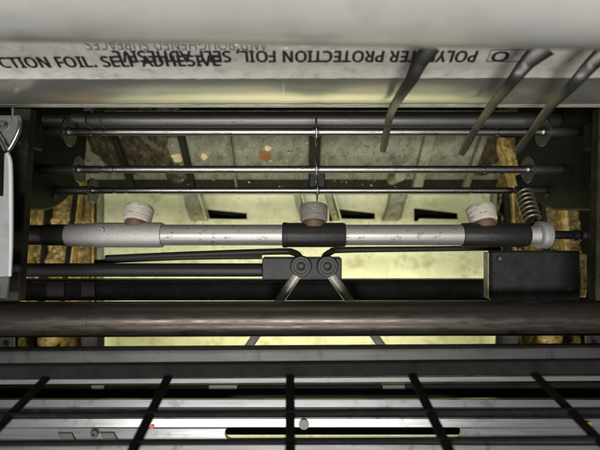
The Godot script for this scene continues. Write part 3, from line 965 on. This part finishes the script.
func valve_block() -> void:
	var t := thing("valve_block", "black block with two round knobs and levers on the end of a black rod", "valve block", Vector3(0.0025, 0.3000, 0.0542))
	var o := Vector3(0.0025, 0.3000, 0.0542)
	part("block", block(Vector3(0.09817, 0.026, 0.02700), 0.001), M.black, t, Vector3(0, 0.0, 0))
	part("support_rod", rod(-0.54, -0.0475, 0.00873), M.rubber, t, Vector3(0.0000, 0.2900, 0.0578) - o)
	for q in [[301.0, -1.0, 247.0], [327.5, 1.0, 384.0]]:
		var kp := Vector3((q[0] - 300.0) / 436.0 * 0.53, 0.85 - 0.53, (266.5 - 225.0) / 436.0 * 0.53) - o
		var k := part("knob", lathe([Vector2(-0.012, 0.0128), Vector2(0.0, 0.0128), Vector2(0.0016, 0.0118), Vector2(0.0016, 0.0092), Vector2(0.0002, 0.0086), Vector2(0.0002, 0.0056), Vector2(0.0018, 0.0052), Vector2(0.0022, 0.0034), Vector2(-0.002, 0.003), Vector2(-0.002, 0.0)], 40), M.rubber, t, kp, Basis(Vector3(0, 0, 1), PI / 2))
		k.set_meta("label", "round black knob with a socket in the middle")
		var ex: float = q[2]
		var end := Vector3((ex - 300.0) / 436.0 * 0.585, 0.85 - 0.585, (349.0 - 225.0) / 436.0 * 0.585) - o
		var start := kp + Vector3(0.004 * q[1], -0.006, 0.010)
		part("lever", tube([start, start.lerp(end, 0.4), start.lerp(end, 0.75), end], [0.0058, 0.0057, 0.0056, 0.0056], 16), M.lever, t)
	part("air_tube", tube([Vector3(0.0013, 0.3050, 0.0463) - o, Vector3(-0.0013, 0.3050, 0.0388) - o, Vector3(-0.0088, 0.3000, 0.0347) - o, Vector3(-0.0255, 0.2950, 0.0337) - o, Vector3(-0.1284, 0.2900, 0.0372) - o, Vector3(-0.2514, 0.2850, 0.0428) - o], [0.0042, 0.0042, 0.0042, 0.0042, 0.004, 0.004], 16), M.rubber, t)
	part("air_tube", tube([Vector3(0.0288, 0.3050, 0.0463) - o, Vector3(0.0313, 0.3050, 0.0388) - o, Vector3(0.0391, 0.3000, 0.0341) - o, Vector3(0.0535, 0.2950, 0.0318) - o, Vector3(0.1541, 0.2900, 0.0308) - o, Vector3(0.2592, 0.2850, 0.0298) - o], [0.004, 0.004, 0.004, 0.004, 0.0036, 0.0034], 16), M.rubber, t)
	part("air_tube", tube([Vector3(-0.2751, 0.2650, 0.0496) - o, Vector3(-0.1610, 0.2650, 0.0443) - o, Vector3(-0.0506, 0.2700, 0.0426) - o], [0.003, 0.003, 0.003], 14), M.rubber, t)

func shafts() -> void:
	var beam := thing("cross_beam", "flat dusty black beam across the press between knobs and bronze shaft", "beam", Vector3(-0.0532, 0.2700, 0.0871))
	part("beam_body", block(Vector3(1.0, 0.02, 0.02794), 0.0015), M.black, beam, Vector3(-0.05 + 0.06, -0.01, 0))
	for q in [[52.0, 18.0], [85.0, 14.0]]:
		part("pad", block(Vector3(q[1] / 436.0 * 0.57, 0.003, 0.01961), 0.0008), M.front, beam, Vector3((q[0] - 300.0) / 436.0 * 0.57, 0.0015, -0.002) - Vector3(-0.0532, 0, 0))
	var box := thing("black_box", "large flat black cover box with dust specks right of the tray", "box", Vector3(0.2706, 0.3500, 0.0585))
	part("cover", block(Vector3(0.10321, 0.012, 0.05734), 0.002), M.black, box, Vector3(0, -0.006, 0))
	part("side_trim", block(Vector3(0.0016, 0.012, 0.05734 - 0.004), 0.0004), M.olive, box, Vector3(-0.05161 - 0.0011, -0.010, 0))
	part("edge_strip", block(Vector3(0.006, 0.02, 0.05046), 0.001), M.grease, box, Vector3(0.05734, -0.012, 0.0))
	screw_head(box, Vector3(-0.042, 0.0, -0.02), 0.0028, M.dark_steel)
	screw_head(box, Vector3(0.038, 0.0, 0.016), 0.0028, M.dark_steel)
	part("stay", block(Vector3(0.27, 0.01, 0.024), 0.002), M.frame, box, Vector3(0.145, -0.018, 0.004))
	var sh := thing("bronze_shaft", "thick worn brown steel shaft across the whole press", "shaft", Vector3(0, 0.4000, 0.0965))
	var r := 0.01806
	part("shaft", lathe([Vector2(-0.55, 0), Vector2(-0.55, r), Vector2(-0.212, r), Vector2(-0.2118, r * 0.985), Vector2(-0.2108, r * 0.985), Vector2(-0.2106, r), Vector2(0.55, r), Vector2(0.55, 0)], 64, 1.6), M.bronze, sh, Vector3.ZERO, Basis(Vector3(0, 1, 0), 0.003))

func front_guard() -> void:
	var rail := thing("front_rail", "grey metal rail with worn edge between brown shaft and black guard", "rail", Vector3(0.0000, 0.4250, 0.1277))
	var yaw := Basis(Vector3(0, 1, 0), 0.006)
	var prof := PackedVector2Array([Vector2(-0.0075, -0.012), Vector2(-0.0075, -0.003), Vector2(-0.006, -0.0005), Vector2(-0.003, 0.0), Vector2(0.0045, 0.0012), Vector2(0.0075, 0.0006), Vector2(0.0095, -0.003), Vector2(0.0095, -0.012)])
	part("rail_body", prism(prof, 1.1, 0.0006), M.front, rail, yaw * Vector3(-0.55, 0, 0), yaw * across())
	# ledge and black cross bar seen through the guard
	var ledge := thing("pale_ledge", "narrow pale metal ledge seen through the guard under its top rail", "ledge", Vector3(0.0000, 0.4000, 0.1595))
	part("strip", block(Vector3(1.08, 0.004, 0.00568), 0.0008), M.alu, ledge, Vector3.ZERO, yaw)
	part("web", block(Vector3(1.08, 0.03, 0.003), 0.0008), M.frame, ledge, Vector3(0, -0.017, -0.0006), yaw)
	var cb := thing("black_crossbar", "black cross bar seen through the guard between ledge and tread plate", "bar", Vector3(0.0000, 0.3500, 0.1921))
	part("bar", block(Vector3(1.08, 0.02, 0.01663), 0.002), M.black, cb, Vector3(0, -0.0105, 0), yaw)
	for q in [[222.0, 30.0], [395.0, 24.0], [95.0, 14.0]]:
		part("clip", block(Vector3(q[1] / 436.0 * 0.49, 0.006, 0.006), 0.001), M.dark_steel, cb, Vector3((q[0] - 300.0) / 436.0 * 0.49, 0.001, -0.0075))
	# ribbed tread plate with a long slot
	var tp := thing("tread_plate", "ribbed scratched aluminium plate with a long round ended slot, under the guard", "plate", Vector3.ZERO)
	var csg := CSGCombiner3D.new()
	csg.name = "plate_sheet"
	tp.add_child(csg)
	var sheet := CSGPolygon3D.new()
	sheet.name = "sheet"
	sheet.polygon = PackedVector2Array([Vector2(0.1889, 0.3740), Vector2(0.1870, 0.3800), Vector2(0.1870, 0.3840), Vector2(0.1937, 0.3860), Vector2(0.1983, 0.3800), Vector2(0.2074, 0.3790), Vector2(0.2069, 0.3850), Vector2(0.2145, 0.3870), Vector2(0.2194, 0.3810), Vector2(0.2361, 0.3800), Vector2(0.2352, 0.3860), Vector2(0.2596, 0.3880), Vector2(0.3126, 0.3880), Vector2(0.3167, 0.3820), Vector2(0.2630, 0.3820), Vector2(0.2392, 0.3780), Vector2(0.2391, 0.3740)])
	sheet.depth = 1.08
	sheet.material = M.alu
	sheet.rotation_degrees = Vector3(0, -90, 0)
	sheet.position = Vector3(-0.54, 0, 0)
	csg.add_child(sheet)
	var mid := CSGBox3D.new()
	mid.name = "slot"
	mid.operation = CSGShape3D.OPERATION_SUBTRACTION
	mid.size = Vector3(0.1667 - -0.0731, 0.04, 0.01614)
	mid.position = Vector3((0.1667 + -0.0731) / 2.0, 0.3800, 0.2243)
	mid.material = M.tray
	csg.add_child(mid)
	for xx in [0.1667, -0.0731]:
		var rd := CSGCylinder3D.new()
		rd.name = "slot_end"
		rd.operation = CSGShape3D.OPERATION_SUBTRACTION
		rd.radius = 0.00807
		rd.height = 0.04
		rd.sides = 32
		rd.material = M.tray
		rd.position = Vector3(xx, 0.3800, 0.2243)
		csg.add_child(rd)
	# dark member below the slot
	part("stiffener", block(Vector3(0.6, 0.02, 0.019), 0.002), M.black, tp, Vector3(0.05, 0.3100, 0.2465))
	for q in [[108, 435.5, 0.5], [66.0, 436.0, 0.9]]:
		part("mark_plate", prism(PackedVector2Array([Vector2(-0.009, -0.003), Vector2(0.006, -0.003), Vector2(0.010, 0.005), Vector2(-0.004, 0.005)]), 0.0016, 0.0003), M.front, tp, Vector3((q[0] - 300.0) / 436.0 * 0.468, 0.3808, (q[1] - 225.0) / 436.0 * 0.468), lying())
	part("polished_strip", block(Vector3(1.07, 0.0012, 0.00859), 0.0003), M.polish, tp, Vector3(0.0000, 0.3804, 0.2019))
	screw_head(tp, Vector3(-0.2205, 0.3810, 0.2237), 0.0045, M.front)
	screw_head(tp, Vector3(0.3058, 0.3870, 0.2113), 0.003, M.brass)
	part("red_dot", rod(0.0, 0.0008, 0.0022, 0.0002), M.red, tp, Vector3(-0.1571, 0.3872, 0.2139), Basis(Vector3(0, 0, 1), PI / 2))
	part("rust_spot", rod(0.0, 0.0006, 0.0055, 0.0002), M.stain, tp, Vector3(0.0042, 0.3871, 0.2118), Basis(Vector3(0, 0, 1), PI / 2))
	# the guard itself: rail, seven leaning bars, cross wires
	var o := Vector3(-0.0081, 0.4960, 0.1250)
	var gd := thing("guard_grille", "black barred safety guard leaning towards the operator at the front", "guard", o)
	var tilt := Basis(Vector3(0, 1, 0), 0.0085)
	var up := Vector3(0.0229, 1.0, 0.2294)
	part("top_rail", block(Vector3(1.06, 0.006, 0.01232), 0.0015), M.guard, gd, tilt * Vector3(0.01, -0.005, -0.0066), tilt)
	var un := up.normalized()
	for k in range(-4, 5):
		var a := tilt * Vector3(k * 0.0999, -0.006, -0.002)
		var bz := un.cross(Vector3(1, 0, 0)).normalized()
		part("bar", block(Vector3(0.0068, 0.135, 0.004), 0.001), M.guard, gd, a + un * 0.0675, Basis(Vector3(1, 0, 0), un, -bz))
	for q in [[414.5, 6.0], [442.5, 5.6]]:
		# height above the rail at which the leaning plane meets this line
		var hgt: float = 0.354 - 254.0 * 0.354 / (q[0] - 125.0)
		part("cross_wire", block(Vector3(1.06, 0.004, q[1] / 436.0 * (0.354 - hgt)), 0.0012), M.guard, gd, up * hgt + Vector3(0.01, 0.0, -0.001), tilt)

func left_cover() -> void:
	var rl := thing("side_rail", "dark olive upright side rail beside the white cover", "rail", Vector3(-0.2776, 0.4000, -0.0258))
	part("rail_body", prism(PackedVector2Array([Vector2(-0.2911, -0.1187), Vector2(-0.2745, -0.1187), Vector2(-0.2776, -0.0774), Vector2(-0.2818, -0.0052), Vector2(-0.2869, 0.0774), Vector2(-0.3076, 0.0774), Vector2(-0.3034, -0.0258)]), 0.012, 0.001), M.frame, rl, Vector3(0, 0.4000 - 0.006, 0) - Vector3(-0.2776, 0.4000, -0.0258) + Vector3(0, 0, 0), lying())
	part("stay", block(Vector3(0.25, 0.02, 0.03), 0.002), M.frame, rl, Vector3(-0.13, -0.02, -0.07))
	screw_head(rl, Vector3(-0.2851, 0.4060, -0.0835) - Vector3(-0.2776, 0.4000, -0.0258), 0.0024, M.dark_steel)
	var rr := thing("side_rail", "dark olive upright side rail at the right edge beside the bolt", "rail", Vector3(0.3014, 0.4000, -0.0258))
	part("rail_body", prism(PackedVector2Array([Vector2(0.3055, -0.1187), Vector2(0.3354, -0.1187), Vector2(0.3323, 0.0774), Vector2(0.3014, 0.0774), Vector2(0.3034, -0.0464)]), 0.012, 0.001), M.frame, rr, Vector3(0, 0.4000 - 0.006, 0) - Vector3(0.3014, 0.4000, -0.0258), lying())
	part("stay", block(Vector3(0.24, 0.02, 0.03), 0.002), M.frame, rr, Vector3(0.13, -0.02, -0.07))
	var t := thing("white_cover", "bent whitish sheet cover beside the dark left side rail", "cover", Vector3(-0.2661, 0.4500, -0.0046))
	var o := Vector3(-0.2661, 0.4500, -0.0046)
	part("sheet", prism(PackedVector2Array([Vector2(-0.3303, -0.0266), Vector2(-0.2706, -0.0266), Vector2(-0.2697, -0.0651), Vector2(-0.2661, -0.0670), Vector2(-0.2638, -0.0596), Vector2(-0.2633, -0.0229), Vector2(-0.2633, 0.0229), Vector2(-0.2642, 0.0468), Vector2(-0.3303, 0.0505)]), 0.003, 0.0008), M.white_plate, t, Vector3(0, 0.4500, 0) - o, lying())
	part("white_edge", tube([Vector3(-0.2666, 0.4520, -0.0648) - o, Vector3(-0.2636, 0.4530, -0.0555) - o, Vector3(-0.2631, 0.4530, -0.0228) - o, Vector3(-0.2631, 0.4530, 0.0182) - o, Vector3(-0.2647, 0.4520, 0.0466) - o], [0.0014, 0.0018, 0.0020, 0.0018, 0.0014], 16), M.white_edge, t)
	part("lower_lip", prism(PackedVector2Array([Vector2(-0.3468, 0.0511), Vector2(-0.2784, 0.0491), Vector2(-0.2803, 0.0703), Vector2(-0.3468, 0.0722)]), 0.003, 0.0008), M.front, t, Vector3(0, 0.4300, 0) - o, lying())
	part("brace", block(Vector3(0.24, 0.01, 0.02), 0.001), M.frame, t, Vector3(-0.155, -0.008, 0.02))
	# dark ribbed block in the cover's opening
	var rb := part("ribbed_block", block(Vector3(0.09, 0.02, 0.04890), 0.001), M.black, t, Vector3(-0.3265, 0.4350, -0.0524) - o)
	for i in 5:
		part("rib", block(Vector3(0.02, 0.004, 0.0026), 0.0006), M.copper if i % 2 == 0 else M.alu, rb, Vector3(0.032, 0.0115, -0.020 + i * 0.0088), Basis(Vector3(0, 1, 0), 0.35))
	# bright clip above the cover
	var c := thing("steel_clip", "bright notched steel clip with a screw above the white cover", "clip", Vector3(-0.2679, 0.4500, -0.0853))
	var oc := Vector3(-0.2679, 0.4500, -0.0853)
	part("clip_body", prism(PackedVector2Array([Vector2(-0.3028, -0.1000), Vector2(-0.2550, -0.1000), Vector2(-0.2560, -0.0890), Vector2(-0.2651, -0.0679), Vector2(-0.2706, -0.0679), Vector2(-0.2771, -0.0817), Vector2(-0.2862, -0.0670), Vector2(-0.3028, -0.0670)]), 0.003, 0.0008), M.alu, c, Vector3(0, 0.4500, 0) - oc, lying())
	part("stay", block(Vector3(0.24, 0.008, 0.014), 0.001), M.frame, c, Vector3(-0.15, -0.006, -0.004))
	part("raised_edge", tube([Vector3(-0.2543, 0.4540, -0.0972) - oc, Vector3(-0.2539, 0.4560, -0.0858) - oc, Vector3(-0.2630, 0.4560, -0.0687) - oc, Vector3(-0.2691, 0.4550, -0.0761) - oc, Vector3(-0.2752, 0.4540, -0.0863) - oc], [0.0016, 0.0018, 0.0018, 0.0018, 0.0016], 12), M.rod, c)
	screw_head(c, Vector3(-0.2698, 0.4540, -0.0908) - oc, 0.0038, M.rod)
	part("pin", rod(-0.009, 0.004, 0.0014), M.rod, c, Vector3(-0.2620, 0.4520, -0.1032) - oc, Basis(Vector3(0, 1, 0), PI / 2))

# dried crumbs lying on the sloping plate and the tray's back edge
func crumbs(called: String, label: String, count: int, seed_: int, big: float, m: Material) -> void:
	var rng := RandomNumberGenerator.new()
	rng.seed = seed_
	var slope := Basis(Vector3(1, 0, 0), 0.80)
	var v := PackedVector3Array()
	var n := PackedVector3Array()
	var uv := PackedVector2Array()
	var idx := PackedInt32Array()
	for i in count:
		var heap := rng.randi_range(0, 5)
		var c: float = [-0.24, -0.17, -0.06, 0.02, 0.12, 0.2][heap] + rng.randfn(0.0, 0.035)
		var t := rng.randf_range(-0.16, -0.012)
		var at := slope * Vector3(c, 0.0024 if t < -0.038 or t > -0.008 else 0.0058, t) + Vector3(0, 0.004, -0.062)
		var k := big * rng.randf_range(0.25, 1.0)
		var turn := slope * Basis(Vector3(0, 1, 0), rng.randf() * TAU)
		var ring := []
		for j in 6:
			var a := TAU * j / 6.0
			ring.append(at + turn * Vector3(cos(a) * k * rng.randf_range(0.5, 1.2), 0.0, sin(a) * k * rng.randf_range(0.4, 0.9)))
		var top := at + turn * Vector3(rng.randf_range(-0.3, 0.3) * k, k * rng.randf_range(0.35, 0.8), 0)
		for j in 6:
			add_face([ring[j], ring[(j + 1) % 6], top], v, n, uv, idx, at - turn * Vector3(0, k, 0))
	var o := part(called, commit(v, n, uv, idx), m, self)
	tag(o, label, "dirt")
	o.set_meta("kind", "stuff")

func scraps() -> void:
	crumbs("pale_specks", "pale dried specks scattered over the dirty plate", 240, 41, 0.0022, M.scrap)
	crumbs("brown_specks", "small brown crumbs scattered over the dirty plate", 200, 43, 0.0026, M.brown)
	var slope := Basis(Vector3(1, 0, 0), 0.80)
	var flake := func(label: String, x: float, along: float, k: float, seed_: int, m: Material) -> void:
		var rng := RandomNumberGenerator.new()
		rng.seed = seed_
		var pts := []
		for i in 14:
			var a := TAU * i / 14.0
			pts.append(Vector2(cos(a), sin(a)) * k * rng.randf_range(0.6, 1.1))
		paper_scrap(label, slope * Vector3(x, 0.0022, along) + Vector3(0, 0.004, -0.062), pts, m, slope * lying())
	flake.call("rust orange flake on the dirty plate between the first two rods", -0.0626, -0.092, 0.012, 3, M.rust)
	flake.call("cream flake touching the rust orange flake", -0.0565, -0.108, 0.006, 4, M.scrap)
	flake.call("small cream paper scrap on the dirty plate beside a dark upright", -0.1713, -0.09, 0.007, 5, M.scrap)
	flake.call("tiny pale scrap on the dark stripe of the dirty plate", -0.0771, -0.058, 0.004, 6, M.scrap)
	flake.call("long pale scrap on the dirty plate near the left upright", -0.2208, -0.088, 0.011, 7, M.scrap)
	flake.call("brown flake on the dirty plate left of the pale scraps", -0.2649, -0.100, 0.012, 8, M.brown)
